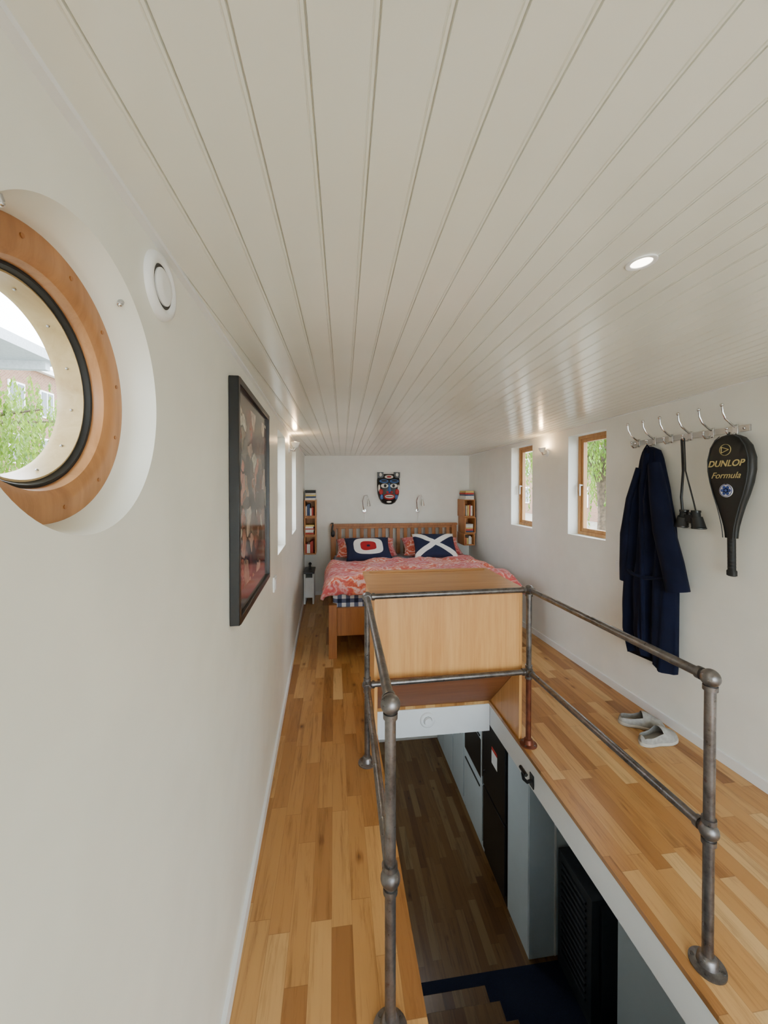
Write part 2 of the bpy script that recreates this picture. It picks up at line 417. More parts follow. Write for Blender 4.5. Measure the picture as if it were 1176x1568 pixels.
# ---------------------------------------------------------------- stair enclosure box
b=MB()
bx0,bx1,by0,by1=.215,1.075,2.09,2.66; bt=.85
b.box(bx0+.018,bx1-.018,by0,by0+.018,.40,bt,M['oakpanel'])
for x0 in(bx0,bx1-.018):
    b.box(x0,x0+.018,by0,by1,0,bt,M['oakpanel'])
b.box(bx0+.018,bx1-.018,by1-.018,by1,0,bt,M['oakpanel'])
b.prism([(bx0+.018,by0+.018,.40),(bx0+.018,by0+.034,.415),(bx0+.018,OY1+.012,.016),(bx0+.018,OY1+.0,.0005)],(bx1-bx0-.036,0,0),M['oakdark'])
b.box(bx0-.02,bx1+.02,by0-.02,by1+.02,bt,bt+.022,M['oaktop'])
b.box(bx0+.02,bx1-.02,by1-.05,by1-.02,bt+.022,bt+.034,M['oaktop'])
b.build('stairwell_cabinet',bevel=.002)
# ---------------------------------------------------------------- railing
P={'nl':Vector((.146,1.0,0)),'fl':Vector((.170,2.01,0)),'fr':Vector((1.088,2.04,0)),'nr':Vector((1.122,1.016,0))}
def at(p,z): return Vector((p.x,p.y,z))
b=MB(); R=.0148; zt,zm=.88,.415
for k,p in P.items():
    mt=M['rust'] if k=='fr' else M['steel']
    b.cyl(at(p,.004),at(p,zm),R,mt); b.cyl(at(p,zm),at(p,zt),R,M['steel'])
    for z in(zt,zm): b.sph(at(p,z),.0265,M['steel'])
    for z in(zt-.03,zm-.032,zm+.032): b.cyl(at(p,z-.007),at(p,z+.007),.0195,M['steel'])
    b.lathe(at(p,0),(0,0,1),[(0.0005,.001),(.0005,.047),(.006,.047),(.010,.028),(.03,.024),(.036,.017),(.036,.001)],mt,32)
    for a in range(4):
        c=at(p,.006)+Vector((math.cos(a*1.57+.7)*.037,math.sin(a*1.57+.7)*.037,0)); b.cyl(c,c+Vector((0,0,.004)),.0055,M['steel'],seg=8)
for a,c in(('nl','fl'),('fl','fr'),('fr','nr')):
    for z in(zt,zm):
        p,q=at(P[a],z),at(P[c],z); b.cyl(p,q,R,M['steel'])
        d=(q-p).normalized()
        for s in(p+d*.032,q-d*.032): b.cyl(s-d*.007,s+d*.007,.0195,M['steel'])
b.build('pipe_railing',smooth=45)
# fascia vent + hook
b=MB(); c=Vector((.615,OY1-.004,-.098))
b.lathe(c,(0,-1,0),[(0,.0),(.012,.0),(.012,.028),(.016,.034),(.013,.046),(.004,.051),(0,.051)],M['white'],48)
b.lathe(c,(0,-1,0),[(.0118,.027),(.0125,.027),(.0125,.0345),(.0118,.0345)],M['darkint'],40)
b.lathe(c,(0,-1,0),[(.012,0),(.028,0),(.034,.010),(.03,.024),(.012,.027)],M['white'],40)
b.build('round_air_vent',smooth=50)
b=MB(); hx=OX1+.008
b.box(hx-.006,hx-.0005,1.91,1.95,-.155,-.085,M['black']); 
b.tube([(hx-.004,1.93,-.12),(hx-.03,1.93,-.125),(hx-.05,1.93,-.105),(hx-.055,1.93,-.075),(hx-.05,1.93,-.06)],.009,M['black'])
b.tube([(hx-.05,1.90,-.065),(hx-.052,1.93,-.062),(hx-.05,1.965,-.065)],.010,M['black'])
b.build('handrail_bracket',bevel=.001)
# ---------------------------------------------------------------- lower level
b=MB()
for k in range(9):
    z=ZL+.21*(k+1); yy=2.44-.235*k
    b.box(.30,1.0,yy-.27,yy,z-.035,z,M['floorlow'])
for x in(.27,1.0): b.prism([(x,2.50,ZL+.004),(x,2.28,ZL+.004),(x,.30,-.35),(x,.30,-.10),(x,.42,-.10)],(.03,0,0),M['white'])
b.build('staircase',bevel=.004)
b=MB(); KX=1.446
b.box(KX,wr(2.9)-.01,2.69,3.05,ZL+.001,-.171,M['paleblue']); b.box(KX-.004,KX,2.70,3.04,ZL+.06,-.2,M['paleblue']); b.box(KX+.20,KX+.215,2.68,2.69,ZL+.01,-.2,M['white'])
b.build('pantry_cabinet',bevel=.004)
b=MB(); b.box(KX,1.95,3.06,3.55,ZL+.001,-.20,M['black']); b.box(KX-.02,KX,3.07,3.54,ZL+.08,-1.42,M['black']); b.box(KX-.02,KX,3.07,3.54,-1.40,-.22,M['black'])
b.cyl((KX-.045,3.5,-1.3),(KX-.045,3.5,-.8),.008,M['alu']); b.cyl((KX-.02,3.5,-1.25),(KX-.045,3.5,-1.25),.006,M['alu']); b.cyl((KX-.02,3.5,-.85),(KX-.045,3.5,-.85),.006,M['alu'])
b.box(KX-.022,KX-.0195,3.22,3.34,-1.06,-.94,M['white']); b.box(KX-.022,KX-.0195,3.22,3.34,-.939,-.91,plain('red_note',(190,50,40),.6)); b.build('refrigerator',bevel=.003)
b=MB(); b.box(KX,1.93,3.56,4.1,ZL+.001,-.20,M['paleblue'])
for z0_,z1_ in((ZL+.1,-1.45),(-1.44,-.95),(-.94,-.25)):
    b.box(KX-.02,KX,3.57,4.09,z0_,z1_,M['paleblue']); b.box(KX-.03,KX-.0195,3.62,4.04,z1_-.05,z1_-.035,M['black'])
b.box(KX-.024,KX-.0195,3.6,4.06,-1.40,-1.02,M['black']); b.build('oven_cabinet',bevel=.003)
b=MB(); b.box(KX,1.90,4.11,5.28,ZL+.001,-1.24,M['paleblue']); b.box(KX-.03,1.90,4.11,5.28,-1.24,-1.20,M['black'])
for i in range(3):
    b.box(KX-.02,KX,4.12+i*.39,4.49+i*.39,ZL+.1,-1.26,M['paleblue']); b.box(KX-.035,KX-.0195,4.2+i*.39,4.4+i*.39,-1.34,-1.33,M['black'])
b.build('kitchen_counter',bevel=.003)
b=MB(); b.box(1.66,wr(2.5)-.02,2.28,2.66,ZL+.005,-1.24,M['slate'])
for i in range(14): b.box(1.645,1.66,2.33,2.61,-1.32-i*.05,-1.30-i*.05,M['slate'])
b.box(1.72,wr(2.3)-.03,2.262,2.28,ZL+.06,-1.28,M['slate']); b.build('stove_heater',bevel=.003)
b=MB(); b.box(1.70,1.98,1.2,2.1,ZL+.005,-1.0,M['paleblue']); b.box(1.685,1.70,1.22,2.08,ZL+.08,-1.02,M['paleblue']); b.build('storage_cabinet',bevel=.003)
# ---------------------------------------------------------------- bed
b=MB(); W1=M['bedwood']
X0,X1=-.05,1.67; YFt,YH=3.28,5.17
for x in(X0,X1-.07):
    b.box(x,x+.07,YFt,YFt+.07,0,.46,W1); b.box(x,x+.07,YH-.05,YH+.01,0,.955,W1)
b.box(X0+.07,X1-.07,YFt+.012,YFt+.04,.19,.43,W1)
for x in(X0+.02,X1-.05): b.box(x,x+.03,YFt+.07,YH-.05,.19,.42,W1)
b.box(X0-.01,X1+.01,YH-.055,YH+.015,.948,.978,W1); b.box(X0+.07,X1-.07,YH-.04,YH,.915,.948,W1); b.box(X0+.07,X1-.07,YH-.04,YH,.40,.50,W1)
ns=16; sp=(X1-X0-.14)/ns
for i in range(ns):
    xc=X0+.07+sp*(i+.5); b.box(xc-.024,xc+.024,YH-.032,YH-.012,.50,.915,W1)
b.box(X0+.05,X1-.05,YFt+.04,YH-.05,.24,.28,W1)
frame=b.build('bed_frame',bevel=.003)
def plaid():
    m,nt,bb=newmat('plaid_sheet'); v=coords(nt); s_=N(nt,'ShaderNodeSeparateXYZ'); nt.links.new(v,s_.inputs[0])
    def st(o): return math_(nt,'GREATER_THAN',math_(nt,'FRACT',math_(nt,'MULTIPLY',o,14)),.5)
    h=math_(nt,'ADD',st(math_(nt,'ADD',s_.outputs[0],s_.outputs[1])),st(s_.outputs[2]))
    c=ramp(nt,math_(nt,'DIVIDE',h,2),[(0,lin((225,228,232))),(.5,lin((95,105,135))),(1,lin((28,36,66)))])
    nt.links.new(c,bb.inputs['Base Color']); bb.inputs['Roughness'].default_value=.9; return m
b=MB()
def rr(cx,cy,w,h,r,z,n=6):
    o=[]
    for (qx,qy,a0) in((1,1,0),(-1,1,90),(-1,-1,180),(1,-1,270)):
        for k in range(n+1):
            a=math.radians(a0+90*k/n); o.append(Vector((cx+qx*(w-r)+math.cos(a)*r,cy+qy*(h-r)+math.sin(a)*r,z)))
    return o
pl=plaid(); mx,my,mw,mh=(X0+X1)/2,(YFt+.04+YH-.05)/2,(X1-X0)/2-.035,(YH-YFt-.10)/2
b.loft([rr(mx,my,mw-.02,mh-.02,.05,.281),rr(mx,my,mw,mh,.05,.30),rr(mx,my,mw,mh,.05,.54),rr(mx,my,mw-.02,mh-.02,.05,.575)],pl)
matt=b.build('mattress')
def duvetmat():
    m,nt,bb=newmat('duvet_print'); v=coords(nt)
    w=N(nt,'ShaderNodeTexWave'); w.wave_type='RINGS'; nt.links.new(v,w.inputs[0]); w.inputs['Scale'].default_value=6; w.inputs['Distortion'].default_value=14; w.inputs['Detail'].default_value=3; w.inputs['Detail Scale'].default_value=1.8
    c=ramp(nt,w.outputs['Fac'],[(0,lin((206,84,66))),(.3,lin((226,116,82))),(.6,lin((230,138,104))),(.78,lin((228,150,140))),(.92,lin((238,196,188)))])
    n=noise_(nt,v,3,2); c=mixc(nt,ramp(nt,n,[(.45,(0,0,0,1)),(.54,(.5,.5,.5,1))]),c,lin((190,76,102)))
    nt.links.new(c,bb.inputs['Base Color']); bb.inputs['Roughness'].default_value=.9; bb.inputs['Sheen Weight'].default_value=.2; return m
M['duvet']=duvetmat()
b=MB(); nx,ny=90,70; vs=[]; YD=4.5
for j in range(ny+1):
    for i in range(nx+1):
        u=i/nx; v=j/ny
        x=X0-.06+(X1-X0+.12)*u; y=YFt+(YD-YFt)*v
        e=min(u,1-u)*(X1-X0+.12)
        drop=.15*max(0,1-e/.10)**1.6
        e2=v*(YD-YFt); drop2=.13*max(0,1-e2/.10)**1.6
        n1=noise.noise(Vector((x*2.3,y*2.0,1)))*.05+noise.noise(Vector((x*6,y*5,3)))*.03+abs(noise.noise(Vector((x*9+y*3,y*4,7))))*.03
        z=.642+n1-max(drop,drop2)-.02*v
        z=max(z,.607 if (e>.1 and e2>.1) else .45)
        x+=noise.noise(Vector((x*4,y*4,9)))*.02; y+=noise.noise(Vector((x*4,y*4,19)))*.03*(1 if v<.1 else .3)
        vs.append((x,y,z))
b.faces(vs,[(j*(nx+1)+i,j*(nx+1)+i+1,(j+1)*(nx+1)+i+1,(j+1)*(nx+1)+i) for j in range(ny) for i in range(nx)],M['duvet'])
duv=b.build('duvet',solid=.03,smooth=180)
group('double_bed',[frame,matt,duv])
def pillow(name,c,w,h,t,mat,rot):
    b=MB(); n=22; 
    for sgn in(1,-1):
        vs=[]
        for j in range(n+1):
            for i in range(n+1):
                u=2*i/n-1; v=2*j/n-1
                th=t*(max(0,(1-u**4)*(1-v**4)))**.55
                px=w*u*(1-.07*(1-v*v)*abs(u)); py=h*v*(1-.09*(1-u*u)*abs(v))
                th+=noise.noise(Vector((u*2.5+c[0]*5,v*2.5,sgn)))*.015*(1-u*u)*(1-v*v)
                vs.append((px,py,sgn*th))
        b.faces(vs,[(j*(n+1)+i,j*(n+1)+i+1,(j+1)*(n+1)+i+1,(j+1)*(n+1)+i) for j in range(n) for i in range(n)],mat)
    bmesh.ops.remove_doubles(b.bm,verts=b.bm.verts,dist=1e-5)
    o=b.build(name,center=False,smooth=180); o.location=c; o.rotation_euler=rot; return o
def roundel(kind):
    m,nt,bb=newmat(kind+'_cushion'); v=coords(nt); s_=N(nt,'ShaderNodeSeparateXYZ'); nt.links.new(v,s_.inputs[0]); x,y=s_.outputs[0],s_.outputs[1]
    navy=lin((24,32,62)); wh=lin((236,232,226)); red=lin((176,26,34))
    def se(a_,b_): return math_(nt,'LESS_THAN',math_(nt,'ADD',math_(nt,'POWER',math_(nt,'ABSOLUTE',math_(nt,'DIVIDE',x,a_)),3.5),math_(nt,'POWER',math_(nt,'ABSOLUTE',math_(nt,'DIVIDE',y,b_)),3.5)),1)
    if kind=='roundel':
        c=mixc(nt,se(.175,.135),navy,wh); c=mixc(nt,se(.095,.078),c,red); c=mixc(nt,se(.02,.018),c,navy)
    else:
        k=.2/.27
        a=math_(nt,'LESS_THAN',math_(nt,'ABSOLUTE',math_(nt,'SUBTRACT',math_(nt,'MULTIPLY',x,k),y)),.042)
        a2=math_(nt,'LESS_THAN',math_(nt,'ABSOLUTE',math_(nt,'ADD',math_(nt,'MULTIPLY',x,k),y)),.042)
        c=mixc(nt,math_(nt,'MAXIMUM',a,a2),navy,wh)
    nt.links.new(c,bb.inputs['Base Color']); bb.inputs['Roughness'].default_value=.9; return m
rd=math.radians
pillow('pillow',(.40,4.88,.70),.38,.20,.07,M['duvet'],(rd(25),0,0))
pillow('pillow',(1.25,4.88,.70),.38,.20,.07,M['duvet'],(rd(25),0,rd(-3)))
pillow('throw_pillow',(.40,4.60,.725),.275,.20,.055,roundel('roundel'),(rd(34),0,rd(3)))
pillow('throw_pillow',(1.22,4.60,.75),.265,.205,.055,roundel('saltire'),(rd(38),0,rd(-4)))
# strap bag on bedpost
b=MB(); b.tube([(-.02,YH-.075,.97),(-.03,YH-.085,.9),(-.025,YH-.09,.82)],.012,M['black']); b.sph((-.02,YH-.10,.86),.04,M['black'],(.7,.5,1.2)); b.tube([(-.04,YH+.0,.985),(-.02,YH-.03,.99),(-.02,YH-.075,.95)],.008,M['black'])
b.build('hanging_strap_bag')
# ---------------------------------------------------------------- bookshelves
cols=[(190,70,60),(235,232,225),(60,80,120),(225,200,120),(235,230,220),(40,40,42),(220,212,198)]
bm_=[plain('book_%d'%i,c,.6) for i,c in enumerate(cols)]
def shelf(x0,x1,y0,y1,levels,offs):
    b=MB(); k=MB(); t=.012
    for n,(za,zb) in enumerate(levels):
        o=offs[n]
        b.box(x0+o,x0+o+t,y0,y1,za,zb,M['shelfw']); b.box(x1+o-t,x1+o,y0,y1,za,zb,M['shelfw'])
        b.box(x0+o+t,x1+o-t,y0,y1,za,za+t,M['shelfw']); b.box(x0+o+t,x1+o-t,y0,y1,zb-t,zb,M['shelfw'])
        b.box(x0+o+t,x1+o-t,y1-.006,y1,za+t,zb-t,M['shelfw'])
        x=x0+o+t+.002
        if n%2==0:
            while x<x1+o-t-.03:
                w=random.uniform(.012,.028); h=random.uniform(.5,.85)*(zb-za-2*t); k.box(x,x+w-.001,y0+random.uniform(.02,.05),y1-.02,za+t+.0005,za+t+h,random.choice(bm_)); x+=w
        else:
            z=za+t+.0005
            while z<zb-t-.09:
                h=random.uniform(.014,.03); w=random.uniform(.8,.95)*(x1-x0-2*t); k.box(x,x+w,y0+random.uniform(.01,.03),y1-.02,z,z+h-.001,random.choice(bm_)); z+=h
    z=levels[-1][1]+.0005; o=offs[-1]
    for q in range(6):
        h=random.uniform(.014,.028); k.box(x0+o+.01+random.uniform(0,.015),x1+o-.01,y0+.01,y1-.03,z,z+h-.001,random.choice(bm_)); z+=h
    group('bookshelf',[b.build('shelf_frame',bevel=.001),k.build('books',bevel=.001)])
shelf(-.385,-.235,5.02,5.285,[(.60,.84),(.845,1.08),(1.085,1.30)],[0,0,0])
shelf(1.735,1.885,5.0,5.285,[(.68,.84),(.845,1.06),(1.065,1.30)],[.0,.012,.0])
# bedside table
b=MB(); b.box(-.385,-.25,4.86,5.2,.385,.405,M['black']); b.box(-.38,-.36,4.88,5.18,0,.385,M['white']); b.box(-.275,-.255,4.88,5.18,0,.385,M['white']); b.box(-.36,-.275,4.885,5.16,.08,.33,M['white'])
b.build('bedside_table',bevel=.002)
b=MB(); b.cyl((-.31,5.0,.406),(-.31,5.0,.47),.016,M['black'],.012); b.sph((-.31,5.0,.485),.02,M['black']); b.build('alarm_clock')
# ---------------------------------------------------------------- reading lamps on back wall
for x,s in((.41,1),(1.16,1)):
    b=MB(); y=YB-.001
    b.lathe((x,y,1.14),(0,-1,0),[(0,0),(.018,0),(.02,.012),(.018,.026),(0,.028)],M['chrome'],24)
    b.tube([(x,y-.015,1.14),(x-.02,y-.05,1.2),(x-.03,y-.07,1.28),(x-.01,y-.09,1.35),(x+.03,y-.1,1.36),(x+.045,y-.1,1.30)],.006,M['chrome'])
    b.cyl((x+.044,y-.1,1.31),(x+.052,y-.105,1.21),.009,M['chrome'],.024)
    b.tube([(x,y-.004,1.13),(x+.01,y-.004,1.05),(x-.005,y-.004,.98)],.003,M['white'])
    b.build('reading_lamp',smooth=50)
# ---------------------------------------------------------------- mask
b=MB(); cx,cz=.745,1.435; y=YB
BL=M['black']; WH=plain('mask_white',(235,230,220),.5); RE=plain('mask_red',(176,36,36),.5); BU=plain('mask_blue',(70,110,170),.5)
rings=[]
prof=[(.215,.12,.03),(.20,.145,.05),(.13,.160,.07),(.03,.158,.085),(-.06,.15,.09),(-.13,.128,.085),(-.18,.095,.07),(-.205,.05,.05)]
for (dz,w,d) in prof:
    rings.append([Vector((cx+w*math.cos(math.pi*k/14),y-.002-d*math.sin(math.pi*k/14),cz+dz)) for k in range(15)])
b.loft(rings,BL)
def blob(dx,dz,w,h,mat,yy=.085,d=.012): b.sph((cx+dx,y-yy,cz+dz),1,mat,(w,d,h),u=20,v=12)
for s in(-1,1):
    b.box(cx+s*.115-.04,cx+s*.115+.04,y-.05,y-.002,cz+.16,cz+.24,BL)
    blob(s*.115,.205,.020,.026,WH,.05)
    blob(s*.072,.115,.062,.026,BU,.080,.018); blob(s*.072,.118,.044,.012,BL,.092,.014)
    blob(s*.064,.052,.052,.030,WH,.086,.016); blob(s*.058,.052,.02,.022,BL,.098,.013)
    blob(s*.11,-.03,.030,.040,RE,.070,.016); blob(s*.10,-.10,.024,.036,BU,.066,.018); blob(s*.135,.02,.016,.05,WH,.05,.018)
    blob(s*.028,-.035,.018,.014,RE,.116,.012)
b.loft([[Vector((cx+a*w,y-.07-dd,cz+z)) for a,dd in((-1,0),(-.6,d*.7),(0,d),(.6,d*.7),(1,0))] for z,w,d in((.09,.014,.02),(.03,.02,.035),(-.03,.036,.05),(-.05,.03,.03))],BU)
blob(0,-.095,.080,.044,RE,.086,.022); blob(0,-.095,.062,.026,WH,.098,.014); blob(0,-.095,.056,.007,BL,.108,.008); blob(0,-.165,.04,.020,WH,.064,.016)
blob(0,.175,.06,.026,WH,.060,.014); blob(0,.175,.034,.012,RE,.070,.010)
b.build('carved_face_mask',smooth=50)
# ---------------------------------------------------------------- sconces
warm=emis('warm_bulb',(255,214,160),14)
def sconce(x,y,z,side):
    b=MB(); c=Vector((x,y,z))
    b.lathe(c,(-side,0,0),[(0,0),(.012,0),(.012,.03),(0,.034)],M['white'],32)
    b.tube([c+Vector((-side*.01,0,0)),c+Vector((-side*.04,0,-.012)),c+Vector((-side*.05,0,.01))],.007,M['chrome'])
    cc=c+Vector((-side*.05,0,.012))
    b.lathe(cc,(0,0,1),[(0,.001),(0,.016),(.02,.028),(.04,.034),(.041,.031),(.02,.024),(.004,.012),(.004,.001)],M['white'],32)
    b.sph(cc+Vector((0,0,.024)),.013,warm)
    b.build('sconce_lamp',smooth=50)
    l=bpy.data.lights.new('sconce_light','POINT'); l.energy=2.2; l.color=(1,.66,.34); l.shadow_soft_size=.015
    o=bpy.data.objects.new('sconce_light',l); o.location=cc+Vector((0,0,.055)); COL.objects.link(o)
sconce(wr(3.39),3.39,1.78,1); sconce(wl(3.0),3.0,1.75,-1)
# ceiling downlight
dx,dy=.618,.712; dz=zc(dx,dy)
tilt=math.atan((zc(1,dy)-zc(0,dy)))
b=MB(); nrm=Vector((math.sin(tilt),0,-math.cos(tilt)))
c=Vector((dx,dy,dz))
b.lathe(c,nrm,[(-.006,.019),(-.006,.028),(.003,.028),(.004,.025),(.002,.0195)],M['white'],48)
b.cyl(c+nrm*-.002,c+nrm*.0005,.0195,emis('downlight_lens',(255,246,226),12),seg=40)
b.build('ceiling_downlight',smooth=50)
l=bpy.data.lights.new('downlight_spot','SPOT'); l.energy=5; l.spot_size=2.2; l.spot_blend=.8; l.shadow_soft_size=.02; l.color=(1,.93,.8)
o=bpy.data.objects.new('downlight_spot',l); o.location=(dx,dy,dz-.012); COL.objects.link(o)
# switch
b=MB(); y=2.487; b.box(wr(y)-.009,wr(y)+.001,y-.04,y+.04,.855,.935,M['white']); b.box(wr(y)-.013,wr(y)-.008,y-.027,y+.027,.868,.922,M['white']); b.build('light_switch',bevel=.002)
b=MB(); y=2.12; b.box(wl(y)-.001,wl(y)+.009,y-.04,y+.04,.90,.98,M['white']); b.box(wl(y)+.008,wl(y)+.012,y-.027,y+.027,.912,.968,M['white']); b.build('light_switch',bevel=.002)
# ---------------------------------------------------------------- coat rack
b=MB(); ra,rb=1.655,2.375; zz=1.752
def rb_(y,off): return wr(y)-off
b.prism([(rb_(ra,0.0005),ra,zz-.016),(rb_(ra,.010),ra,zz-.016),(rb_(ra,.010),ra,zz+.016),(rb_(ra,0.0005),ra,zz+.016)],(rb_(rb,0)-rb_(ra,0),rb-ra,0),M['alu'])
hy=[1.72+.121*i for i in range(6)]
for y in(ra+.025,rb-.025): b.sph((wr(y)-.012,y,zz),.007,M['chrome'],u=10,v=8)
for y in hy:
    x=wr(y)-.010
    b.box(x-.006,x,y-.014,y+.014,zz-.028,zz+.024,M['chrome'])
    b.tube([(x-.004,y,zz+.012),(x-.03,y,zz+.028),(x-.06,y,zz+.052),(x-.078,y,zz+.085),(x-.082,y,zz+.115)],[.006,.0055,.005,.005,.0045],M['chrome'])
    b.sph((x-.083,y,zz+.122),.009,M['chrome'],u=12,v=8)
    b.tube([(x-.004,y,zz-.018),(x-.02,y,zz-.03),(x-.04,y,zz-.032),(x-.052,y,zz-.018),(x-.054,y,zz-.004)],.005,M['chrome'])
    b.sph((x-.054,y,zz+.002),.008,M['chrome'],u=12,v=8)
b.build('coat_hook_rack',bevel=.001)
# coat
def cloth(name,rgb):
    m,nt,bb=newmat(name); v=coords(nt); f=noise_(nt,v,300,2); g=noise_(nt,v,6,3)
    c=lin(rgb); nt.links.new(ramp(nt,g,[(.3,tuple(k*.75 for k in c[:3])+(1,)),(.7,tuple(k*1.2 for k in c[:3])+(1,))]),bb.inputs['Base Color'])
    bb.inputs['Roughness'].default_value=.9; bb.inputs['Sheen Weight'].default_value=.03; bb.inputs['Specular IOR Level'].default_value=.15; bump(nt,bb,f,.3,.002); return m
navy=cloth('navy_fleece',(15,20,42))
SH=-.032
prof=[(1.715,2.285,2.235),(1.70,2.300,2.180),(1.645,2.315,2.15),(1.45,2.32,2.09),(1.25,2.355,2.045),(1.0,2.385,2.02),(.85,2.40,2.02),(.70,2.405,2.02),(.53,2.40,2.02),(.45,2.37,2.02),(.39,2.345,2.025)]
def ip(z):
    for (za,a0,a1),(zb,b0,b1) in zip(prof,prof[1:]):
        if zb<=z<=za:
            t=(za-z)/(za-zb); return a0+(b0-a0)*t+SH,a1+(b1-a1)*t+SH
    return prof[-1][1]+SH,prof[-1][2]+SH
b=MB(); rings=[]; nr=48; nc=64
for j in range(nr+1):
    z=1.715-(1.715-.39)*j/nr; yf,yn=ip(z); ring=[]
    dep=.03+.075*min(1,j/12)
    for i in range(nc):
        a=2*math.pi*i/nc; s_=math.cos(a); q=math.sin(a)
        y=(yf+yn)/2+(yf-yn)/2*s_
        x=wr(y)-.012-dep*.5
        fold=.016*math.sin(s_*9+z*1.5)+.012*math.sin(s_*17+z*4)+.02*noise.noise(Vector((y*12,z*3,2)))
        if q>0: x-=dep*.5*q**.6+fold*min(1,j/8)*q**.5
        else: x+=dep*.5*abs(q)**.5
        zj=z+(.03*math.sin(s_*3+1)*(j/nr)**6)
        ring.append(Vector((x,y,zj)))
    rings.append(ring)
b.loft(rings,navy)
for pts,rs in(([(2.17,1.60,.07),(2.11,1.40,.095),(2.07,1.20,.10),(2.02,1.02,.095),(1.985,.86,.09)],[.035,.05,.056,.058,.058]),([(2.27,1.58,.07),(2.31,1.38,.09),(2.34,1.15,.10),(2.355,.95,.09),(2.36,.84,.085)],[.03,.04,.044,.044,.043])):
    b.tube([(wr(y)-d,y+SH,z) for y,z,d in pts],rs,navy,16)
b.tube([(wr(2.36)-.10,2.37+SH,.93),(wr(2.27)-.128,2.27+SH,.905),(wr(2.17)-.13,2.17+SH,.90),(wr(2.05)-.10,2.05+SH,.92)],.012,navy)
b.tube([(wr(2.24)-.06,2.24+SH,1.67),(wr(2.22)-.105,2.22+SH,1.45),(wr(2.2)-.12,2.2+SH,1.2),(wr(2.19)-.128,2.19+SH,.9),(wr(2.18)-.125,2.185+SH,.5)],[.018,.02,.018,.014,.012],navy)
b.tube([(wr(hy[4])-.056,hy[4]+.03,zz-.055),(wr(hy[4])-.062,hy[4],zz-.028),(wr(hy[4])-.056,hy[4]-.02,zz-.055)],.005,navy)
b.build('hanging_coat',smooth=70)
# binoculars
b=MB(); yb=1.92; xb=wr(yb)-.055; zb=1.285; hk=hy[2]
b.tube([(wr(hk)-.055,hk+.012,zz-.02),(xb,yb+.045,1.55),(xb,yb+.055,1.40),(xb,yb+.045,zb+.02)],.007,M['black'])
b.tube([(wr(hk)-.055,hk-.004,zz-.02),(xb-.01,yb+.02,1.55),(xb-.01,yb-.03,1.38),(xb-.01,yb-.05,zb+.02)],.004,M['black'])
b.tube([(wr(hk)-.055,hk+.012,zz-.02),(wr(hk)-.058,hk+.004,zz-.012),(wr(hk)-.055,hk-.004,zz-.02)],.005,M['black'])
for s in(1,-1):
    y=yb+s*.036
    b.cyl((xb,y+s*.018,zb-.052),(xb,y+s*.004,zb+.005),.033,M['rubber'],.027); b.cyl((xb,y+s*.004,zb+.005),(xb,y,zb+.032),.020,M['rubber'])
    b.cyl((xb,y,zb+.032),(xb,y,zb+.044),.023,M['black']); b.cyl((xb,y+s*.018,zb-.056),(xb,y+s*.018,zb-.048),.035,M['black'])
b.box(xb-.014,xb+.014,yb-.03,yb+.03,zb-.02,zb+.018,M['rubber']); b.cyl((xb,yb,zb-.03),(xb,yb,zb+.032),.011,M['black'])
b.build('binoculars',bevel=.001)
# racket
rc=M['racket']=plain('racket_cover',(24,27,28),.45,0,.1); gold=plain('gold_print',(205,190,130),.5); 
b=MB(); yc_=1.708
w_=[(1.722,.012,.010),(1.716,.042,.020),(1.70,.070,.026),(1.66,.100,.030),(1.60,.116,.032),(1.54,.115,.032),(1.48,.104,.031),(1.42,.086,.028),(1.36,.064,.024),(1.30,.046,.021),(1.26,.036,.018),(1.225,.031,.016),(1.20,.029,.015)]
rings=[]
def rg(z,w,d,yc2,xc2,n=32):
    return [Vector((xc2+math.copysign(abs(math.sin(2*math.pi*k/n))**.6,math.sin(2*math.pi*k/n))*d,yc2+math.cos(2*math.pi*k/n)*w,z)) for k in range(n)]
xr_=wr(yc_)-.055
for z,w,d in w_: rings.append(rg(z,w,d,yc_-.02*(1.72-z),xr_))
b.loft(rings,rc)
b.loft([rg(z,w,d,yc_-.02*(1.72-z),xr_) for z,w,d in((1.205,.0165,.014),(1.04,.016,.014),(1.035,.021,.017),(1.012,.021,.017),(1.008,.015,.012))],M['rubber'])
for q in range(9): b.lathe((xr_,yc_-.02*(1.72-1.05-q*.017),1.05+q*.017),(0,0,1),[(0,.0145),(0,.0168),(.003,.0172),(.006,.0168),(.006,.0145)],M['rubber'],16)
b.tube([(wr(1.72)-.052,1.715,1.735),(wr(1.72)-.057,1.715,1.72),(wr(1.72)-.06,1.712,1.70)],.004,rc)
b.tube([Vector((xr_-.001,yc_-.02*(1.72-z)+w*1.0,z)) for z,w,d in w_],.003,M['black'])
b.tube([Vector((xr_-.022,yc_-.02*(1.72-z)+w*.86,z)) for z,w,d in w_[1:]],.0022,M['slate']); b.tube([Vector((xr_-.022,yc_-.02*(1.72-z)-w*.86,z)) for z,w,d in w_[1:]],.0022,M['slate'])
cover=b.build('cover',smooth=50)
parts=[cover]
def text(s,z,size,mat,off=0,shear=.3):
    c=bpy.data.curves.new('print','FONT'); c.body=s; c.size=size; c.align_x='CENTER'; c.align_y='CENTER'; c.extrude=.0006; c.shear=shear; c.offset=off
    o=bpy.data.objects.new('print',c); c.materials.append(mat); COL.objects.link(o)
    o.matrix_world=Matrix.Translation((xr_-.034,yc_-.02*(1.72-z),z))@Matrix(((0,0,-1,0),(-1,0,0,0),(0,1,0,0),(0,0,0,1)))
    return o
parts.append(text('DUNLOP',1.575,.044,gold,.0008)); parts.append(text('Formula',1.515,.044,gold,0,.4))
b=MB(); 
z=1.645; yy=yc_-.02*(1.72-z)
